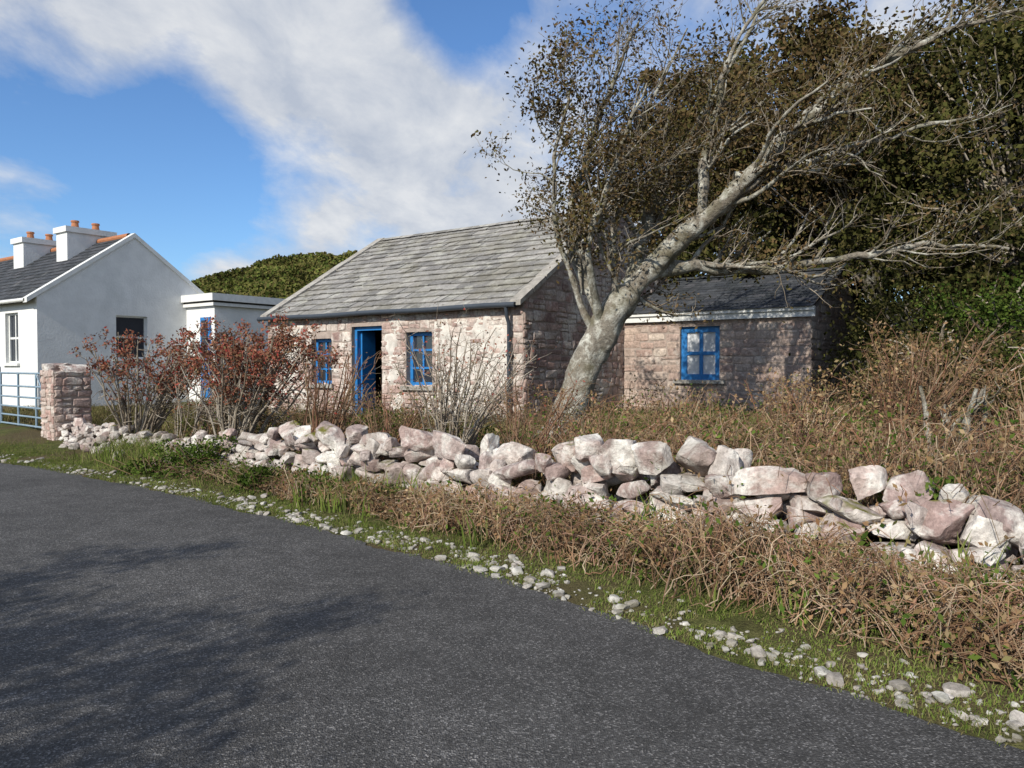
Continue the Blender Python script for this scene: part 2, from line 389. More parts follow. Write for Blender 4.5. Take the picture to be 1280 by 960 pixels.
def window(parent,name,x0,x1,z0,z1,y,rows,colsn,fm,gm,fw=.06,bar=.028,side=False,gm2=None):
    P=[];b=lambda a,c,y0,y1,d,e,m:P.append(box(a,c,y0,y1,d,e,m) if not side else box(-y1,-y0,a,c,d,e,m))
    b(x0,x0+fw,y,y+.07,z0,z1,0);b(x1-fw,x1,y,y+.07,z0,z1,0)
    b(x0+fw,x1-fw,y,y+.07,z0,z0+fw,0);b(x0+fw,x1-fw,y,y+.07,z1-fw,z1,0)
    for i in range(1,colsn):
        xm=x0+(x1-x0)*i/colsn;b(xm-bar,xm+bar,y+.008,y+.055,z0+fw,z1-fw,0)
    for j in range(1,rows):
        zm=z0+(z1-z0)*j/rows;b(x0+fw,x1-fw,y+.014,y+.05,zm-bar,zm+bar,0)
    b(x0+fw*.5,x1-fw*.5,y+.042,y+.048,z0+fw*.5,z1-fw*.5,1)
    return build(name,P,[fm,gm],False,parent)
TH=math.atan2(-.588,.81)

# ---- stone cottage
C=empty('stone_cottage',(-6.25,19.71,0),TH)
ops=[(1.71,2.43,1.18,2.27),(3.12,4.11,.25,2.52),(4.86,5.62,1.18,2.35)]
LN=8.0;DP=7.88;RZ=5.32;EZ=2.86
P=wall_open(0,LN,-.1,EZ,ops,0,.45)
P+=[box(0,.45,.45,DP-.45,-.1,EZ),box(LN-.45,LN,.45,DP-.45,-.1,EZ),box(0,LN,DP-.45,DP,-.1,EZ)]
P+=prism_gable(0,.4,0,DP,EZ,DP/2,RZ-.06)+prism_gable(LN-.4,LN,0,DP,EZ,DP/2,RZ-.06)
build('walls',P,[M['mortar']],False,C)
gt=lambda y: EZ+(RZ-.1-EZ)*(1-abs(y-DP/2)/(DP/2))
rs=[stones(0,LN,.0,lambda x:EZ-.03,ops,'front',0.,(.12,.25),(.12,.45),(.006,.032),.035,rag=.45),
    stones(0,DP,.0,gt,[],'side',LN,(.12,.25),(.14,.45),(.006,.032),.035,rag=.45)]
build_stones('wall_stones',rs,[M['stone_c']],C)
def lime(x0,x1,z0,z1,name,thr=.5,sd=21):
    gx=np.arange(x0,x1,.025);gv=np.arange(z0,z1,.025);X,Zv=np.meshgrid(gx,gv,indexing='ij')
    nz=vnoise(X*2.3,Zv*2.3,sd)*.55+vnoise(X*6,Zv*6,sd+1)*.3+vnoise(X*16,Zv*16,sd+2)*.15
    edge=np.minimum(np.minimum(X-x0,x1-X),np.minimum(z1-Zv,(Zv-z0)+.15))
    dep=np.clip((np.minimum(edge*1.5,.35)+nz-thr)*.16,-.03,.028)+(vnoise(X*9,Zv*9,23)-.5)*.016
    idx=np.arange(X.size).reshape(X.shape)
    build(name,[(np.stack([X,-dep,Zv],-1).reshape(-1,3),np.stack([idx[:-1,:-1],idx[1:,:-1],idx[1:,1:],idx[:-1,1:]],-1).reshape(-1,4),0)],[M['limewash']],True,C)
lime(5.7,7.75,.15,2.75,'lime_patch',.64)
lime(4.15,4.85,.5,2.8,'lime_patch_2',.74,31)
lime(.1,1.7,.8,2.8,'lime_patch_3',.80,41)
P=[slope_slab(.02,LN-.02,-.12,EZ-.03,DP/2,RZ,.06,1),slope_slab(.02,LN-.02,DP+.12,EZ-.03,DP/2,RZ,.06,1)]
P+=roof_tiles(.16,LN-.16,-.16,EZ-.05,DP/2,RZ,.30,(.22,.55),.022,jx=.014)
P+=roof_tiles(.16,LN-.16,DP+.16,EZ-.05,DP/2,RZ,.30,(.22,.52),.022)
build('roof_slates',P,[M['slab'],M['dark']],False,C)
P=[]
for i in range(18):
    a=.1+i*(LN-.2)/18;b=a+(LN-.2)/18-.012
    z=RZ+.03+R.uniform(0,.012)
    V=np.array([(a,DP/2-.16,z-.06),(b,DP/2-.16,z-.06),(b,DP/2,z+.03),(a,DP/2,z+.03),(b,DP/2+.16,z-.06),(a,DP/2+.16,z-.06)])
    P.append((V,np.array([[0,1,2,3],[3,2,4,5]]),0))
build('ridge_tiles',P,[M['slab']],False,C)
P=[]
for xa,xb in ((-.06,.2),(LN-.2,LN+.06)):
    for sgn in (0,1):
        ya,yb=(-.2,DP/2) if sgn==0 else (DP+.2,DP/2)
        n=9
        for i in range(n):
            f0,f1=i/n+.003,(i+1)/n-.003
            z=lambda f:EZ-.07+(RZ-EZ+.07)*f+.085
            jj=R.uniform(0,.012)
            P.append(slope_slab(xa+R.uniform(-.01,.01),xb,ya+(yb-ya)*f0,z(f0)+jj,ya+(yb-ya)*f1,z(f1)+jj,.1))
build('verge_coping',P,[M['coping']],False,C)
P=[]
a=np.linspace(-.1,LN-.05,12);gut=[(x,-.21,EZ-.06+.01*math.sin(x*2)) for x in a]
P.append(tube(gut,[.055]*12,10));P.append(tube([(LN-.28,-.2,EZ-.09),(LN-.28,-.16,EZ-.3),(LN-.28,-.1,EZ-.42),(LN-.28,-.1,1.2),(LN-.28,-.1,.25)],[.04]*5,10))
for z in (.9,1.8): P.append(box(LN-.34,LN-.22,-.13,-.03,z,z+.05))
build('gutter',P,[M['gutter']],True,C)
window(C,'window_frame_left',ops[0][0],ops[0][1],ops[0][2],ops[0][3],.13,3,2,M['blue'],M['glass'],.08,.022)
window(C,'window_frame_right',ops[2][0],ops[2][1],ops[2][2],ops[2][3],.13,3,2,M['blue'],M['glass'],.08,.022)
build('window_sills',[box(ops[0][0]-.1,ops[0][1]+.1,-.1,.13,1.09,1.178),box(ops[2][0]-.1,ops[2][1]+.1,-.1,.13,1.09,1.178)],[M['coping']],False,C)
d=ops[1]
P=[box(d[0],d[0]+.08,.1,.2,.25,2.52),box(d[1]-.08,d[1],.1,.2,.25,2.52),box(d[0]+.08,d[1]-.08,.1,.2,2.43,2.52)]
P.append(box(d[0]+.09,d[0]+.14,.2,.62,.3,2.42))
build('door_frame',P,[M['blue']],False,C)
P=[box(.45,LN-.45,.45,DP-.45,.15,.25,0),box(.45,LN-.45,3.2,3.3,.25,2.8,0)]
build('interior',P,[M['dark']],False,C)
build('door_step',[box(d[0]-.1,d[1]+.1,-.4,.1,.1,.27)],[M['coping']],False,C)

# ---- outbuilding
O=empty('stone_outbuilding',(2.67,18.36,0),TH)
L2=4.3;D2=5.0;E2=2.66;Rz2=3.86
op2=[(1.43,2.36,1.3,2.5)]
P=wall_open(-.0,L2,-.1,E2,op2,0,.4)+[box(L2-.4,L2,.4,D2-.4,-.1,E2),box(1.8,L2,D2-.4,D2,-.1,E2)]
P+=prism_gable(L2-.35,L2,0,D2,E2,D2/2,Rz2-.08)
build('walls',P,[M['mortar']],False,O)
gt2=lambda y:E2+(Rz2-.12-E2)*(1-abs(y-D2/2)/(D2/2))
build_stones('wall_stones',[stones(0,L2,.1,lambda x:E2-.01,op2,'front',0.,(.15,.23),(.22,.5),(.005,.02),.015,rag=.12),stones(0,D2,.1,gt2,[],'side',L2,(.15,.23),(.22,.45),(.005,.02),.015,rag=.12)],[M['stone_o']],O)
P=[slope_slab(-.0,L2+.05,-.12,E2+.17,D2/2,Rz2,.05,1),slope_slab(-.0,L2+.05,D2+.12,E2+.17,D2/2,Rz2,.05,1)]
P+=roof_tiles(0,L2+.08,-.18,E2+.17,D2/2,Rz2,.22,(.24,.30),.008,jx=.004)+roof_tiles(0,L2+.08,D2+.18,E2+.17,D2/2,Rz2,.22,(.24,.30),.008)
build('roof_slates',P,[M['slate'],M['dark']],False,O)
build('fascia',[box(.02,L2+.1,-.11,-.06,E2-.03,E2+.17),box(.02,L2+.1,-.16,-.11,E2+.1,E2+.18)],[M['white']],False,O)
build('ridge',[(np.array([(0,D2/2-.12,Rz2+.0),(L2+.08,D2/2-.12,Rz2),(L2+.08,D2/2,Rz2+.06),(0,D2/2,Rz2+.06),(L2+.08,D2/2+.12,Rz2),(0,D2/2+.12,Rz2)]),np.array([[0,1,2,3],[3,2,4,5]]),0)],[M['slate']],False,O)
window(O,'window_frame',1.43,2.36,1.3,2.5,.08,2,2,M['blue'],M['curtain'],.13,.04)
build('window_sill',[box(1.3,2.5,-.1,.08,1.22,1.298)],[M['coping']],False,O)

# ---- white house
H=empty('white_house',(-13.57,22.0,0),TH)
LW=11.;DW=5.7;EW=3.6;RW=5.72
wo=[(-2.15,-1.25,1.7,3.2),(-6.5,-5.5,1.7,3.2)]
P=wall_open(-LW,0,0,EW,wo,0,.3)
P+=wall_open(.3,DW-.3,0,EW,[(2.25,3.25,1.85,3.19)],-.3,0,0,True)
P+=[box(-LW,-LW+.3,.3,DW-.3,0,EW),box(-LW,0,DW-.3,DW,0,EW)]
P+=prism_gable(-.3,0,0,DW,EW,DW/2,RW)+prism_gable(-LW,-LW+.3,0,DW,EW,DW/2,RW)
build('walls',P,[M['render']],False,H)
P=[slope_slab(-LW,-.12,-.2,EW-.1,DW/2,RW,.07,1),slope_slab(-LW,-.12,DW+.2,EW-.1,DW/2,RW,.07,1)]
P+=roof_tiles(-LW,-.14,-.22,EW-.1,DW/2,RW,.25,(.3,.36),.012,jx=.004)
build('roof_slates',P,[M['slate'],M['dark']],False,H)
z=lambda f:EW-.1+(RW-EW+.1)*f+.08
P=[slope_slab(-.2,.05,-.28,z(0)-.02,DW/2,z(1),.14),slope_slab(-.2,.05,DW+.28,z(0)-.02,DW/2,z(1),.14)]
build('verge_band',P,[M['white']],False,H)
build('ridge_tiles',[tube([(-LW,DW/2,RW+.02),(-.3,DW/2,RW+.02)],[.09,.09],10)],[M['terracotta']],False,H)
build('gutter',[tube([(-LW,-.27,EW-.1),(-.1,-.27,EW-.1)],[.055]*2,8)],[M['white']],True,H)
window(H,'window_gable',2.25,3.25,1.85,3.19,.1,2,1,M['white'],M['glass'],.05,.03,side=True)
window(H,'window_front',-2.15,-1.25,1.7,3.2,.1,2,2,M['white'],M['glass'],.06,.03)
window(H,'window_front_far',-6.5,-5.5,1.7,3.2,.1,2,2,M['white'],M['glass'],.06,.03)
build('window_sills',[box(-2.25,-1.15,-.08,.1,1.62,1.698),box(-.1,.08,2.15,3.35,1.78,1.848)],[M['white']],False,H)
P=[]
for (x0,x1,y0,y1,zt) in ((-3.0,-2.25,1.85,3.35,6.12),(-6.4,-5.6,1.9,3.3,6.1)):
    P+=[box(x0,x1,y0,y1,4.4,zt-.18),box(x0-.07,x1+.07,y0-.07,y1+.07,zt-.18,zt)]
    for k in (.28,.72):
        yc=y0+(y1-y0)*k;xc=(x0+x1)/2
        P.append(tube([(xc,yc,zt),(xc,yc,zt+.05),(xc,yc,zt+.2),(xc,yc,zt+.22),(xc,yc,zt+.27)],[.13,.12,.10,.13,.12],12,1))
        P.append(tube([(xc,yc,zt+.27),(xc,yc,zt+.2)],[.12,.001],12,2))
build('chimneys',P,[M['render'],M['terracotta'],M['dark']],False,H)
P=[box(0.0,1.6,4.6,7.2,0,3.55,0),box(-.0,1.72,4.48,7.3,3.56,3.66,1),box(-.0,1.8,4.4,7.4,3.72,3.95,1),box(0,1.7,4.5,7.3,3.66,3.72,2)]
build('flat_roof_extension',P,[M['render'],M['white'],M['dark']],False,H)
P=[box(.9,1.42,4.53,4.597,.6,3.2,0),box(.99,1.33,4.51,4.528,1.9,3.1,1)]
build('extension_door',P,[M['blue'],M['glass']],False,H)

# ------------------------------------------------------------ dry stone wall
W,q=resample(WALL,.02);TW=unit(np.gradient(W,axis=0));NW=np.stack([TW[:,1],-TW[:,0]],1)
def wp(s,off=0):
    i=int(np.clip(s/.02,0,len(W)-1));p=W[i]+NW[i]*off;return p[0],p[1],math.atan2(TW[i][1],TW[i][0])
SL=q[-1];P=[]
def wtop(s):
    return np.interp(s,[0,6.6,7.6,8.6,11,14,16.5,20,SL-.8,SL],[.30,.30,.34,.48,.54,.50,.38,.27,.26,.3])+ (vnoise(s*1.3,0,77)-.5)*.16
BIG=lambda s:np.interp(s,[0,6,8,10,12,14.5,18,SL],[.85,.95,1.02,1.05,1.0,.92,.68,.6])
for side_,ntier in ((-1,4),(1,2)):
    for tier in range(ntier):
        s=3.+R.uniform(0,.3)
        while s<SL-.3:
            b=BIG(s);H_=float(wtop(s));rx=R.uniform(.08,.22)*b*(1 if R.random()<.8 else 1.35)
            r=np.array([rx,R.uniform(.10,.18)*b,R.uniform(.065,.13)*b]);zc=H_*(tier+.3)/ntier
            x,y,a=wp(s+rx,side_*(.24-.045*tier)+R.normal(0,.05))
            if zc<H_: P.append(rock((x,y,gz(x,y)+zc+R.normal(0,.02)),r,3,0,a+R.normal(0,.5)))
            s+=rx*R.uniform(1.4,1.9)
s=3.
while s<SL-.3:
    b=BIG(s);H_=float(wtop(s));rx=(R.uniform(.10,.20) if R.random()<.5 else R.uniform(.2,.36))*b
    r=np.array([rx,R.uniform(.14,.22)*b,R.uniform(.10,.18)*b])
    if R.random()<.95:
        x,y,a=wp(s+rx*.9,R.normal(-.03,.08));P.append(rock((x,y,gz(x,y)+H_+r[2]*.3+R.uniform(-.07,.05)),r,4,0,a+R.normal(0,.5)))
    if R.random()<.65:
        r2=r*R.uniform(.35,.75);x,y,a=wp(s+rx*R.uniform(.4,1.8),R.choice([-.24,.16]));P.append(rock((x,y,gz(x,y)+H_+R.uniform(-.12,.05)),r2,3,0))
    s+=rx*R.uniform(1.45,1.95)
for _ in range(150):
    s=R.uniform(6,SL-1);r=np.array([R.uniform(.05,.17),R.uniform(.05,.14),R.uniform(.04,.10)])
    x,y,a=wp(s,-R.uniform(.3,.3+.45*R.random()));P.append(rock((x,y,gz(x,y)+r[2]*.4),r,3,0))
build('dry_stone_wall',P,[M['rock']],True,sharp=38)
px_,py_,pa=wp(SL)
PI=empty('stone_gate_pillar',(px_,py_,0),pa)
hw=.34;items=[]
for k in range(4):
    V,FQ,FT,_=stones(-hw,hw,.05,lambda x:1.52,[],'front',-hw,(.09,.2),(.14,.4),(.008,.035),.04,rag=.4)
    c_,s_=[(1,0),(0,1),(-1,0),(0,-1)][k]
    V=V@np.array([[c_,-s_,0],[s_,c_,0],[0,0,1]]).T
    items.append((V,FQ,FT,0))
build_stones('pillar_stones',items,[M['stone_c']],PI)
build('pillar_core',[box(-hw,hw,-hw,hw,0,1.52)],[M['mortar']],False,PI)
build('pillar_cap',[rock((-.17,-.1,1.56),(.24,.34,.07),3,0,0,cuts=5),rock((.2,.05,1.57),(.2,.33,.09),3,0,0,cuts=5),rock((-.05,.1,1.62),(.16,.13,.06),3,0,0)],[M['rock']],True,PI,sharp=30)
g=empty('farm_gate',(px_+math.cos(pa)*.5,py_+math.sin(pa)*.5,0),pa)
P=[]
for z in (.3,.5,.7,.92,1.16,1.45): P.append(tube([(0.05,0,z),(3.4,0,z)],[.022]*2,8))
for x in (.05,1.15,2.25,3.4): P.append(tube([(x,0,.28),(x,0,1.47)],[.025]*2,8))
P.append(tube([(.05,0.0,.3),(1.15,.0,1.45)],[.016]*2,6))
build('rails',P,[M['gate']],True,g)
P=[tube([(3.6,0,-.1),(3.6,0,1.6)],[.06]*2,10)];build('gate_post',P,[M['gate']],True,g)

# ------------------------------------------------------------ gravel, verge
PLs=smoothpl(EDGE,.05,60);TTs=unit(np.gradient(PLs,axis=0));NNs=np.stack([TTs[:,1],-TTs[:,0]],1)
def along(n,o,smin,smax):
    ok=np.where((PLs[:,0]<smax)&(PLs[:,0]>smin))[0]
    i=R.choice(ok,n);return PLs[i]+NNs[i]*o[:,None]+TTs[i]*R.uniform(-.05,.05,n)[:,None]
P=[]
n=4600;o=np.abs(R.normal(.19,.13,n))
p=along(n,o,-14,4.5)
dens=vnoise(p[:,0]*1.4,p[:,1]*1.4,31)*.6+vnoise(p[:,0]*4,p[:,1]*4,33)*.4
for (x,y),dn in zip(p,dens):
    if dn<.44 and R.random()<.82: continue
    if x<-3.5 and R.random()<.5: continue
    r=R.choice([R.uniform(.005,.012),R.uniform(.012,.025),R.uniform(.025,.05)],p=[.66,.28,.06]);z=float(gz(x,y))
    P.append(rock((x,y,max(z,.0)+r*.25),(r*R.uniform(.8,1.5),r,r*.6),2 if r>.012 else 1,0,cuts=5))
build('gravel',P,[M['pebble']],True,sharp=35)
n=120000
p=along(n,np.abs(R.normal(0,1,n))*.55+R.uniform(-.08,.1,n),-18,6.5)
dn=vnoise(p[:,0]*2.2,p[:,1]*2.2,41)*.6+vnoise(p[:,0]*7,p[:,1]*7,42)*.4;k=(dn>.36);p=p[k];n=len(p)
zz=np.maximum(gz(p[:,0],p[:,1]),-.004)
build('grass_verge',[blades(np.column_stack([p,zz]),R.uniform(.012,.05,n)*(.4+1.2*vnoise(p[:,0]*3,p[:,1]*3,43)),R.uniform(.003,.007,n),1.1,0)],[M['grass']],False)

def scatter(n,f):
    out=[];c=0
    while c<n:
        x=R.uniform(-18,12,n);y=R.uniform(1,26,n);k=f(x,y);out.append(np.stack([x[k],y[k]],1));c+=k.sum()
    return np.concatenate(out)[:n]
def in_building(x,y):
    r=np.zeros(x.shape,bool)
    for (ox,oy,x0,x1,y0,y1) in ((-6.25,19.71,-.1,8.1,-.1,8),(2.67,18.36,-1,4.4,-.1,5.1),(-13.57,22,-11,1.7,-.1,6)):
        dx=x-ox;dy=y-oy;u=dx*.81-dy*.588;v=dx*.588+dy*.81;r|=(u>x0)&(u<x1)&(v>y0)&(v<y1)
    return r
dw=lambda x,y:sdist(x,y,WALL)
p=scatter(80000,lambda x,y:(dw(x,y)>.15)&(dw(x,y)<10)&~in_building(x,y)&(R.random(x.shape)<.15+1.1*vnoise(x*.8,y*.8,51))&(x>-14))
hh=R.uniform(.12,.5,len(p))*(.25+1.3*vnoise(p[:,0]*1.1,p[:,1]*1.1,52))*np.interp(p[:,0],[-8,-4,0,12],[.6,.7,1.0,1.1])
build('garden_grass',[blades(np.column_stack([p,gz(p[:,0],p[:,1])]),hh,R.uniform(.006,.014,len(p)),.9,0)],[M['grass_dry']])

# ------------------------------------------------------------ brambles
def stemsfrom(b,len_,h_,k,dirbias,hmul=None,jit=.02,mind=.3):
    n=len(b)
    B=np.column_stack([b,gz(b[:,0],b[:,1])+R.uniform(0,.05,n)])
    a=R.uniform(0,2*np.pi,n);D=np.column_stack([np.cos(a)+dirbias[0],np.sin(a)+dirbias[1],np.zeros(n)])
    cl=.25+1.35*vnoise(b[:,0]*1.6,b[:,1]*1.6,71)
    L=R.uniform(.3,1,n)*len_;Hh=R.uniform(.2,1,n)*h_*cl;t=np.linspace(0,1,k)
    if hmul is not None: Hh=Hh*hmul
    sk=R.uniform(.7,1.5,n)[:,None]
    zc=Hh[:,None]*np.sin(np.pi*t[None]**sk*R.uniform(.5,.98,n)[:,None])
    P_=B[:,None,:]+D[:,None,:]*(L[:,None]*t[None])[:,:,None]
    P_[:,:,2]+=zc
    P_+=np.cumsum(R.normal(0,jit,(n,k,3)),axis=1)*np.array([1,1,.8])
    g_=gz(P_[:,:,0],P_[:,:,1])+.01;P_[:,:,2]=np.maximum(P_[:,:,2],g_)
    dr=sdist(P_[:,:,0],P_[:,:,1]);return P_[(dr.min(1)>mind+.25*vnoise(b[:,0]*2,b[:,1]*2,72))]
def arcs(n,s0,s1,o0,o1,len_,h_,k=8,dirbias=(-.35,-.5),hfun=None,mind=.3):
    s=R.uniform(s0,s1,n);i=np.clip((s/.02).astype(int),0,len(W)-1)
    o=R.uniform(o0,o1,n);b=W[i]+NW[i]*o[:,None]
    return stemsfrom(b,len_,h_,k,dirbias,None if hfun is None else hfun(o),mind=mind)
hf=lambda o:np.interp(o,[-1.9,-1.2,-.6,-.3],[.75,1.,.62,.35])
A=arcs(6000,6.,12.,-1.75,-.28,.72,.42,9,hfun=hf,mind=.34)
A1=arcs(1900,11.5,14.6,-1.2,-.35,.5,.30,9,hfun=hf,mind=.32)
A2=arcs(600,14,17.5,-.9,-.3,.4,.2)
rr=lambda A:np.broadcast_to(np.linspace(1,.45,A.shape[1])[None]*R.uniform(.002,.0055,len(A))[:,None],A.shape[:2])
def ends_of(A,p_,rep,j):
    e_=A[:,3:].reshape(-1,3);e_=e_[R.random(len(e_))<p_];return np.repeat(e_,rep,0)+R.normal(0,j,(len(e_)*rep,3))
build('bramble_thicket',[tubes(A,rr(A),4,0),tubes(A1,rr(A1),4,0),tubes(A2,rr(A2),4,0),leaves(ends_of(A,.14,2,.04),.045,1),leaves(ends_of(A1,.2,2,.04),.045,1),leaves(ends_of(A,.05,3,.04),.05,2),leaves(ends_of(A2,.3,3,.04),.045,2)],[M['stem_dry'],M['leaf_dry'],M['leaf_green']])
def clump(c,r,n,size,m=0): return leaves(np.array(c)+unit(R.normal(size=(n,3)))*(R.uniform(.35,1,n)**.5)[:,None]*np.array(r),size,m)
def weeds(name,c,r,n,size,mat,nst=30):
    c=np.array([c[0],c[1],float(gz(c[0],c[1]))+r[2]*.55])
    P=[]
    for _ in range(9):
        o=R.uniform(-1,1,3)*np.array(r)*.7;P.append(clump(c+o,np.array(r)*R.uniform(.3,.6),n//9,size,0))
    B=c-np.array([0,0,r[2]*.5])+R.normal(0,.25,(nst,3))*np.array([r[0],r[1],0.])
    E=B+R.normal(0,.5,(nst,3))*np.array([r[0],r[1],0])+np.array([0,0,r[2]*1.2])
    t=np.linspace(0,1,4)[None,:,None];P.append(tubes(B[:,None]*(1-t)+E[:,None]*t,.004,3,1))
    return build(name,P,[mat,M['stem_dry']])
for c,r,n in (((-4.5,11.0),(.6,.45,.34),2800),((-3.2,9.6),(.4,.3,.2),1500),((-5.3,11.2),(.4,.3,.2),1200),((-2.2,8.9),(.35,.3,.2),1100),((3.0,3.95),(.25,.2,.16),500),((3.3,2.9),(.25,.2,.24),700),((1.0,6.2),(.3,.2,.12),500),((2.3,4.4),(.25,.2,.12),450),((.1,6.9),(.25,.2,.14),400),((-1.2,8.2),(.3,.25,.14),700),((3.2,5.6),(.4,.3,.3),1000),
    ((2.2,8.0),(.5,.4,.3),1000),((1.0,9.0),(.6,.4,.3),1100),((3.4,7.6),(.6,.5,.4),1300),((-.5,10.8),(.6,.4,.3),1000),((4.6,6.4),(.6,.5,.45),1500),((2.8,11.5),(.8,.6,.4),1600),((4.6,11.0),(.8,.6,.5),1800),((-2.0,12.5),(.7,.5,.35),1400)):
    weeds('weed_clump',c,r,n,.05,M['leaf_green'])
P=[]
for _ in range(60):
    s=R.uniform(6.6,14.5);x,y,_a=wp(s,-R.uniform(.35,1.5 if s<11 else 1.0))
    if sdist(x,y)<.5: continue
    n=int(R.uniform(8,24));h=R.uniform(.22,.46)
    b=np.array([x,y])+R.normal(0,.10,(n,2));B=np.column_stack([b,gz(b[:,0],b[:,1])])
    P.append(blades(B,R.uniform(.5,1.15,n)*h,.018,.5,0))
build('sword_leaf_plants',P,[M['grass']])
P=[]
for (x,y,n,h) in ((-5.9,12.35,900,.45),(-6.5,12.9,600,.4),(-5.4,11.9,400,.35),(-1.75,8.75,300,.35),(-3.6,10.4,400,.25),(1.6,11.8,900,.6),(2.4,11.3,900,.6),(3.0,10.6,700,.5),(3.6,11.5,700,.6),(1.2,10.5,500,.5),(2.0,9.6,500,.45),(1.9,13.5,600,.6)):
    b=np.array([x,y])+R.normal(0,.25,(n,2));B=np.column_stack([b,gz(b[:,0],b[:,1])])
    P.append(blades(B,R.uniform(.5,1.1,n)*h,.009,.7,0))
build('grass_tufts',P,[M['grass']])

# ------------------------------------------------------------ trees & shrubs
def walk(p,d,L,n,wander,bias,rng=R):
    pts=[p];d=d/np.linalg.norm(d);st=L/(n-1)
    for _ in range(n-1):
        d=d+rng.normal(0,wander,3)+np.array(bias)*st;d/=np.linalg.norm(d);p=p+d*st;pts.append(p)
    return np.array(pts)
def interp_path(pts,n):
    pts=np.array(pts,float);seg=np.linalg.norm(np.diff(pts[:,:3],axis=0),axis=1);s=np.concatenate([[0],np.cumsum(seg)]);q=np.linspace(0,s[-1],n)
    out=np.stack([np.interp(q,s,pts[:,k]) for k in range(pts.shape[1])],1)
    for _ in range(3): out[1:-1]=(out[:-2]+2*out[1:-1]+out[2:])/4
    return out,s[-1]
def grow_children(path,r,L,per_m,lens,rscale,spread,bias,n=7,wander=.16,f0=.15,rmin=.004,rng=R):
    res=[]
    for _ in range(max(1,int(L*per_m*(1-f0)+.5))):
        f=rng.uniform(f0,1.);i=f*(len(path)-1);i0=min(int(i),len(path)-2);p=path[i0]+(path[i0+1]-path[i0])*(i-i0)
        t=unit(path[i0+1]-path[i0]);rad_=r[i0]
        d=t*.7+unit(rng.normal(size=3))*spread+np.array(bias)
        Lc=rng.uniform(*lens)*(1-.35*f)
        pp=walk(p,d,Lc,n,wander,np.array(bias)*.6)
        r0=max(rmin,min(rad_*.75,rad_*rscale+.002,.045));res.append((pp,np.linspace(r0,max(rmin*.6,r0*.3),n),Lc))
    return res
def make_tree(name,guides,lv,leafsize,leafn,bias,mats,leafprob=None,jit=.09,clumpn=0,clumpprob=None,clumpj=.13,trunkf0=.8):
    P=[];cur=[];lev=[]
    for gi,(gpts,n) in enumerate(guides):
        pa_,L=interp_path(gpts,n);w_=np.cumsum(R.normal(0,.008 if gi==0 else .022,(n,3)),0);w_-=np.linspace(0,1,n)[:,None]*w_[-1]
        pts=pa_[:,:3]+w_*np.minimum(1,np.linspace(0,4,n))[:,None]
        rr_=pa_[:,3]*(1+R.normal(0,.03 if gi==0 else .06,n));V,F_,_=tube(pts,rr_,20,0)
        rv=np.repeat(rr_,20);cc=np.repeat(pts,20,0);nv=unit(V-cc)
        V=V+nv*(((vnoise(V[:,0]*5+V[:,1]*4,V[:,2]*2.2,81)-.5)*.4+(vnoise(V[:,0]*13-V[:,1]*11,V[:,2]*6,82)-.5)*.22)*rv)[:,None]
        P.append((V,F_,0));cur.append((pts,rr_,L))
    for li,(per_m,lens,rs,spread,f0) in enumerate(lv):
        nxt=[]
        for ci,(pts,rr_,L) in enumerate(cur):
            nxt+=grow_children(pts,rr_,L,per_m,lens,rs,spread,bias,6 if li else 9,.18,trunkf0 if (li==0 and ci==0) else f0)
        sd=6 if li==0 else 3
        P.append(tubes(np.stack([a[0] for a in nxt]),np.stack([a[1] for a in nxt]),sd,0 if li==0 else 1))
        cur=nxt;lev.append(np.stack([a[0] for a in nxt]))
    C_=lev[-1][:,2:].reshape(-1,3)
    if leafprob is not None: C_=C_[R.random(len(C_))<leafprob(C_)]
    C_=np.repeat(C_,leafn,0);C_=C_+R.normal(0,jit,C_.shape)
    P.append(leaves(C_,leafsize,2))
    if clumpn:
        K=lev[1][:,2:].reshape(-1,3);K=K[R.random(len(K))<clumpprob(K)];K=np.repeat(K,clumpn,0);K=K+R.normal(0,clumpj,K.shape)
        P.append(leaves(K,leafsize,2))
    return build(name,P,mats,True)
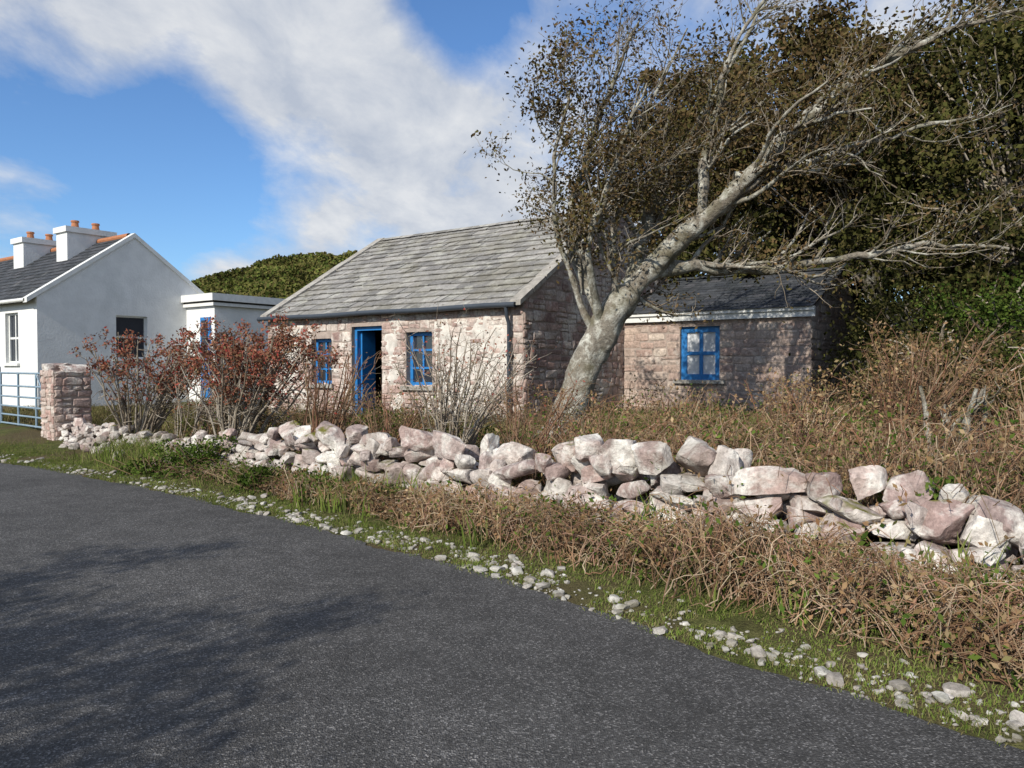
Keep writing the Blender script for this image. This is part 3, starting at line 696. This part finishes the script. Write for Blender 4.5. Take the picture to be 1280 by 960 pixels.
G_=[
 ([(.62,12.5,.1,.46),(.80,12.5,.42,.32),(1.04,12.5,1.18,.27),(1.32,12.45,1.9,.25),(1.55,12.4,2.4,.25),(1.95,12.35,2.94,.20)],30),
 ([(1.85,12.35,2.8,.19),(2.45,12.2,3.4,.155),(3.05,12,4.0,.125),(3.4,11.8,4.5,.11),(3.9,11.6,5.1,.085),(4.9,11.3,5.8,.062),(5.9,11,6.3,.04),(7.3,10.7,6.6,.02)],40),
 ([(1.85,12.35,2.85,.16),(2.3,12.3,3.15,.13),(2.75,12.3,3.22,.11),(3.45,12.2,3.12,.095),(4.1,12.1,3.12,.075),(5.1,12,3.35,.05),(6.2,11.8,3.4,.035),(7.4,11.5,3.35,.02)],36),
 ([(1.9,12.35,2.9,.13),(2.1,12.6,3.6,.10),(2.6,12.9,4.6,.08),(3.2,13.1,5.6,.06),(3.8,13.2,6.8,.04),(4.5,13.3,8.2,.015)],30),
 ([(1.5,12.4,2.3,.12),(1.2,12.6,3.0,.09),(.98,12.8,3.8,.07),(1.1,12.9,4.8,.05),(1.55,12.9,6.0,.035),(2.1,12.8,7.3,.015)],30),
 ([(2.95,12.05,3.9,.09),(2.95,12.1,4.9,.065),(3.2,12.1,6.1,.045),(4.0,12.,7.4,.02)],24),
 ([(1.45,12.4,2.2,.09),(1.25,12.0,2.9,.065),(1.2,11.8,3.6,.05),(1.5,11.6,4.7,.035),(2.0,11.5,5.8,.015)],22),
 ([(3.4,11.8,4.5,.065),(4.3,11.6,4.6,.05),(5.3,11.4,4.9,.035),(6.6,11.2,5.2,.02)],20),
 ([(1.35,12.45,2.1,.07),(.85,12.4,3.0,.05),(.5,12.3,3.9,.04),(.55,12.2,5.0,.028),(.95,12.1,6.1,.012)],22),
 ([(1.7,12.4,2.7,.07),(1.6,12.5,3.6,.055),(1.75,12.5,4.6,.04),(2.2,12.5,5.8,.025),(2.8,12.4,7.0,.012)],22),
]
lp_=lambda C_:np.clip(.3+1.5*(vnoise(C_[:,0]*1.5+C_[:,1],C_[:,2]*1.5,61)-.35),0,1)*np.interp(C_[:,2],[2.2,3.2],[.2,1])
cp_=lambda K:np.clip(3.*(vnoise(K[:,0]*1.3+K[:,1]*.9,K[:,2]*1.3,62)-.34),0,1)*np.interp(K[:,0],[0,.4,1.8,2.8,8],[.8,1.,.95,.35,.35])*np.interp(K[:,2],[2.2,3.2,6,7.5],[.3,1,.95,.6])
make_tree('windswept_tree',G_,[(4.2,(.9,2.0),.42,.8,.12),(5.4,(.4,1.0),.42,.8,.1),(4.8,(.18,.5),.5,.9,.1)],.07,2,(.24,0,.26),[M['bark'],M['twig'],M['leaf_brown']],lp_,.09,17,cp_,.15)

def bg_tree(name,base,cc,cr,nl,size,mat,seed,nclump=170,bias=(.15,0,.2)):
    rng=np.random.default_rng(seed);P=[]
    base=np.array([base[0],base[1],float(gz(base[0],base[1]))]);cc=np.array(cc);cr=np.array(cr)
    tr,L=interp_path([(*base,.3),(*(base*.6+cc*.4),.22),(*cc,.10)],10);P.append(tube(tr[:,:3],tr[:,3],10,0))
    u=unit(rng.normal(size=(nclump,3)))*(rng.uniform(.25,1.05,nclump)**.6)[:,None];cen=cc+u*cr
    cen=cen[cen[:,2]>.6]
    limb=[]
    for c in cen:
        f=rng.integers(3,9);p=tr[f,:3];t=np.linspace(0,1.08,8)[:,None];q_=p*(1-t)+c*t;q_[:,2]+=np.sin(np.pi*t[:,0])*.3;q_+=np.cumsum(rng.normal(0,.07,(8,3)),0)
        limb.append(q_)
    limb=np.stack(limb);P.append(tubes(limb,np.linspace(.045,.008,8)[None],5,1))
    k=nl//len(cen);sc=rng.uniform(.2,.6,len(cen))
    C_=np.repeat(cen,k,0)+rng.normal(size=(len(cen)*k,3))*np.repeat(sc,k)[:,None]*np.array([.8,.8,.5])
    C_=C_[C_[:,2]>.3]
    P.append(leaves(C_,size,2,rng=rng,asp=.6))
    return build(name,P,[M['bark'],M['twig'],mat],True)
bg_tree('evergreen_tree',(7.8,22),(7.6,20.5,6.0),(3.6,2.4,4.6),44000,.15,M['leaf_dark'],1,220)
bg_tree('evergreen_tree',(11.2,16.2),(10.4,15.6,4.6),(3.5,2.4,4.6),54000,.125,M['leaf_dark'],2,260)
bg_tree('evergreen_tree',(12.5,20),(12.5,20,6.5),(4.4,3,5.4),36000,.16,M['leaf_dark'],3,200)
bg_tree('evergreen_tree',(5.4,26.0),(5.2,24.5,7.2),(2.6,2.4,4.0),24000,.15,M['leaf_brown'],4,130)
bg_tree('evergreen_tree',(10.4,20.5),(7.4,18.2,7.4),(2.8,1.8,2.4),26000,.12,M['leaf_brown'],6,140)
bg_tree('evergreen_shrub',(8.6,13.2),(8.6,13.2,1.6),(1.6,1.1,1.6),16000,.075,M['leaf_green'],5,90)
bg_tree('evergreen_shrub',(7.0,12.2),(7.0,12.2,1.2),(1.2,.9,1.1),11000,.07,M['leaf_dark'],7,70)
bg_tree('evergreen_shrub',(8.0,10.2),(8.0,10.2,1.2),(1.2,.9,1.1),11000,.065,M['leaf_dark'],8,70)
bg_tree('evergreen_shrub',(7.6,14.8),(7.6,14.8,1.6),(1.2,.8,1.5),10000,.075,M['leaf_dark'],9,70)
make_tree('roadside_tree',[([(-7.2,-2.6,0,.2),(-7.0,-2.4,1.5,.15),(-6.6,-2.,3,.1),(-5.8,-1.4,4.5,.03)],12),([(-7.0,-2.4,1.6,.1),(-6.2,-1.2,2.6,.07),(-5.4,.1,3.4,.02)],12),([(-7.,-2.4,2,.1),(-6.0,-2.3,3.0,.07),(-4.6,-2.0,3.6,.02)],12),([(-7.,-2.4,1.8,.1),(-7.3,-1.,3.0,.07),(-7.2,.4,4.2,.02)],12)],
  [(3.4,(.7,1.5),.45,.8,.2),(4.5,(.4,.8),.5,.9,.1),(4,(.15,.4),.5,.9,.1)],.09,2,(.25,.1,.1),[M['bark'],M['twig'],M['leaf_dark']],None,.09,26,lambda K:np.clip(3*(vnoise(K[:,0]*1.5,K[:,1]*1.5,91)-.25),0,1),.13,trunkf0=.4)

def shrub(name,base,h,spread,nst,leafn,leafp,mat,lsize=.045,per=(4.5,4.5),lean=(.2,0),seedr=.25,stem='twig',lens=((.25,.6),(.12,.3)),r0=.018,lo=.35):
    bz=float(gz(base[0],base[1]));gd=[]
    for _ in range(nst):
        a=R.uniform(0,2*np.pi);o=R.uniform(.2,1)**.8*spread
        b=np.array([base[0]+math.cos(a)*seedr*R.random(),base[1]+math.sin(a)*seedr*R.random(),bz])
        e_=np.array([base[0]+math.cos(a)*o+lean[0]*h,base[1]+math.sin(a)*o*.8+lean[1]*h,bz+h*R.uniform(.7,1.)])
        mid=b*.5+e_*.5+np.array([-math.cos(a)*o*.12,-math.sin(a)*o*.12,.02])+R.normal(0,.08,3)
        gd.append(([(*b,r0),(*mid,r0*.7),(*e_,r0*.35)],9))
    P=[];cur=[]
    for gp,n in gd:
        pa_,L=interp_path(gp,n);pts=pa_[:,:3]+np.cumsum(R.normal(0,.02,(n,3)),0);P.append(tube(pts,pa_[:,3],5,0));cur.append((pts,pa_[:,3],L))
    for li in range(2):
        nx_=[]
        for pts,rr_,L in cur: nx_+=grow_children(pts,rr_,L,per[li]*1.2,lens[li],.5,1.0,(lean[0]*.8,lean[1]*.8,.12),6,.2,.3,.0026)
        P.append(tubes(np.stack([a[0] for a in nx_]),np.stack([a[1] for a in nx_]),3,0));cur=nx_
    C_=np.stack([a[0] for a in cur])[:,2:].reshape(-1,3);C_=C_[R.random(len(C_))<leafp*np.clip((C_[:,2]-bz)/h*1.9-lo*1.6,0,1)]
    C_=np.repeat(C_,leafn,0)+R.normal(0,.045,(len(C_)*leafn,3));P.append(leaves(C_,lsize,1))
    return build(name,P,[M[stem],mat],True)
shrub('fuchsia_bush',(-6.9,14.1),2.05,1.35,40,7,1.,M['leaf_red'],.06,(5,5),r0=.022,lo=.45)
shrub('fuchsia_bush',(-4.35,11.95),2.05,1.2,44,9,1.,M['leaf_red'],.055,(6,6),lean=(.18,0),r0=.022,lo=.5)
shrub('fuchsia_bush',(-5.5,13.0),1.5,.8,20,3,.8,M['leaf_red'],.045,(5,5),r0=.015)
shrub('fuchsia_bush',(-2.75,10.8),1.7,.75,24,1,.5,M['leaf_red'],.045,(3.5,4),lean=(.2,0),r0=.015,stem='stem_brown')
shrub('fuchsia_bush',(-.8,9.9),1.75,1.05,38,1,.5,M['leaf_red'],.042,(5,5),lean=(.15,0),r0=.014)
shrub('fuchsia_bush',(-1.7,10.2),1.1,.7,22,2,.5,M['leaf_dry'],.04,(4,4),lean=(.15,0),r0=.012,stem='stem_brown')
shrub('fuchsia_bush',(.1,9.3),1.2,.8,24,1,.3,M['leaf_red'],.04,(4,4),lean=(.2,0),r0=.012,stem='stem_brown')
for (x,y,h,sp,n,st) in ((4.0,8.2,1.5,1.0,34,'stem_brown'),(5.2,7.6,1.4,1.1,36,'stem_dry'),(6.0,6.4,1.0,1.0,34,'stem_brown'),(3.1,8.4,1.0,.8,26,'stem_dry'),(6.8,8.6,1.5,1.3,40,'stem_brown'),(5.0,9.6,1.7,1.1,30,'stem_brown'),(1.9,8.6,.7,.6,20,'stem_brown'),(.9,9.4,.8,.6,20,'stem_dry'),(3.6,10.2,1.0,.8,24,'stem_brown'),(2.2,10.6,.8,.7,20,'stem_dry')):
    shrub('dry_fuchsia_bush',(x,y),h,sp,n,3,.6,M['leaf_dry'],.045,(4.5,4.5),lean=(.25,-.1),stem=st,r0=.013)
shrub('dead_shrub',(4.25,7.5),1.15,.5,8,1,.05,M['leaf_dry'],.04,(2,2),lean=(.1,0),stem='bark',r0=.05,seedr=.15)
A=arcs(3900,5,12,.2,3.0,1.0,.7,9,dirbias=(.3,-.1))
A2=arcs(2000,11.5,19,.2,2.2,.6,.4,dirbias=(.1,-.1))
pb=scatter(2400,lambda x,y:(dw(x,y)>1.3)&(dw(x,y)<6.5)&~in_building(x,y)&(x>-6)&(x<9)&(R.random(x.shape)<np.clip(2*vnoise(x*.7,y*.7,53)-.5,0,1)))
A3=stemsfrom(pb,.6,.75,8,(.2,0))
nh=len(A)//2
build('bramble_thicket',[tubes(A[:nh],rr(A)[:nh]*1.1,3,0),tubes(A[nh:],rr(A)[nh:]*1.1,3,3),tubes(A2,rr(A2),3,3),tubes(A3,rr(A3)*1.1,3,3),leaves(ends_of(A,.4,1,.03),.05,1),leaves(ends_of(A,.1,3,.05),.05,2),leaves(ends_of(A2,.3,2,.04),.045,1),leaves(ends_of(A2,.25,2,.04),.045,2),leaves(ends_of(A3,.5,2,.04),.05,1),leaves(ends_of(A3,.15,3,.05),.05,2)],[M['stem_dry'],M['leaf_dry'],M['leaf_green'],M['stem_brown']])

# ------------------------------------------------------------ sun, sky, camera
SE=rad(33);sd=np.array([-.57,-.82]);sd/=np.linalg.norm(sd)
sv=Vector((sd[0]*math.cos(SE),sd[1]*math.cos(SE),math.sin(SE)))
l=bpy.data.lights.new('sun','SUN');l.energy=5.0;l.angle=rad(.5);l.color=(1,.95,.85)
lo=bpy.data.objects.new('sun',l);COL.objects.link(lo);lo.rotation_euler=sv.to_track_quat('Z','Y').to_euler();lo.location=(-20,-30,30)
w=bpy.data.worlds.new('World');scene.world=w;w.use_nodes=True;nt=w.node_tree;nt.nodes.clear()
sky=nn(nt,'ShaderNodeTexSky');sky.sky_type='NISHITA';sky.sun_disc=False;sky.sun_elevation=SE;sky.sun_rotation=math.atan2(sd[0],sd[1])%(2*math.pi);sky.air_density=1.0;sky.dust_density=.4;sky.ozone_density=1.7
tc=nn(nt,'ShaderNodeTexCoord').outputs['Generated'];sp=nn(nt,'ShaderNodeSeparateXYZ',{0:tc})
zz=math_(nt,'ADD',math_(nt,'MAXIMUM',sp.outputs[2],0.),.22)
cv=nn(nt,'ShaderNodeCombineXYZ',{0:math_(nt,'DIVIDE',sp.outputs[0],zz),1:math_(nt,'DIVIDE',sp.outputs[1],zz),2:0.0}).outputs[0]
mp=nn(nt,'ShaderNodeMapping',{'Vector':cv,'Location':(3.1,1.7,0),'Rotation':(0,0,rad(-25)),'Scale':(1.0,.62,1)}).outputs[0]
n1=noise(nt,mp,1.5,7,.6,.3);n2=noise(nt,mp,5.,6,.62,.2)
cov=math_(nt,'ADD',math_(nt,'MULTIPLY',n1,.66),math_(nt,'MULTIPLY',n2,.34))
def lobe(px,py,inner,outer,amt,cov):
    v_=unit(np.array([(px-640)/961,1.,(458-py)/961]))
    dt=nn(nt,'ShaderNodeVectorMath',{0:tc,1:tuple(v_)},operation='DOT_PRODUCT').outputs['Value']
    mr=nn(nt,'ShaderNodeMapRange',{'Value':dt,'From Min':math.cos(rad(outer)),'From Max':math.cos(rad(inner)),'To Min':0.,'To Max':amt},interpolation_type='SMOOTHSTEP').outputs[0]
    return math_(nt,'ADD',cov,mr)
cov=math_(nt,'ADD',cov,.02)
for a_ in ((90,180,1,13,-.30),(260,225,1,8,-.16),(330,250,1,5,-.06),(580,10,1,6,-.22),(60,5,1,8,.26),(250,60,1,9,.18),(430,130,1,10,.12),(600,220,2,12,.14),(330,290,0,7,.12),(20,250,0,5,.20)): cov=lobe(*a_,cov)
f=ramp(nt,cov,[(.38,0.),(.50,.45),(.62,.97)])
cc_=ramp(nt,n2,[(.32,(5.6,6.2,7.3)),(.66,(8.8,9.0,9.3))])
skb=mixc(nt,1.,sky.outputs[0],(1.0,1.38,1.82),'MULTIPLY')
skc=mixc(nt,f,skb,cc_)
bg=nn(nt,'ShaderNodeBackground',{'Color':skc,'Strength':.087});wo_=nn(nt,'ShaderNodeOutputWorld');nt.links.new(bg.outputs[0],wo_.inputs[0])
cam=bpy.data.cameras.new('camera');co=bpy.data.objects.new('camera',cam);COL.objects.link(co)
co.location=(0,0,1.6);co.rotation_euler=(rad(90-1.3),0,0);cam.sensor_width=36;cam.lens=27.03;cam.clip_end=3000;cam.clip_start=.05
scene.camera=co
scene.view_settings.view_transform='Standard';scene.view_settings.look='None';scene.view_settings.exposure=0
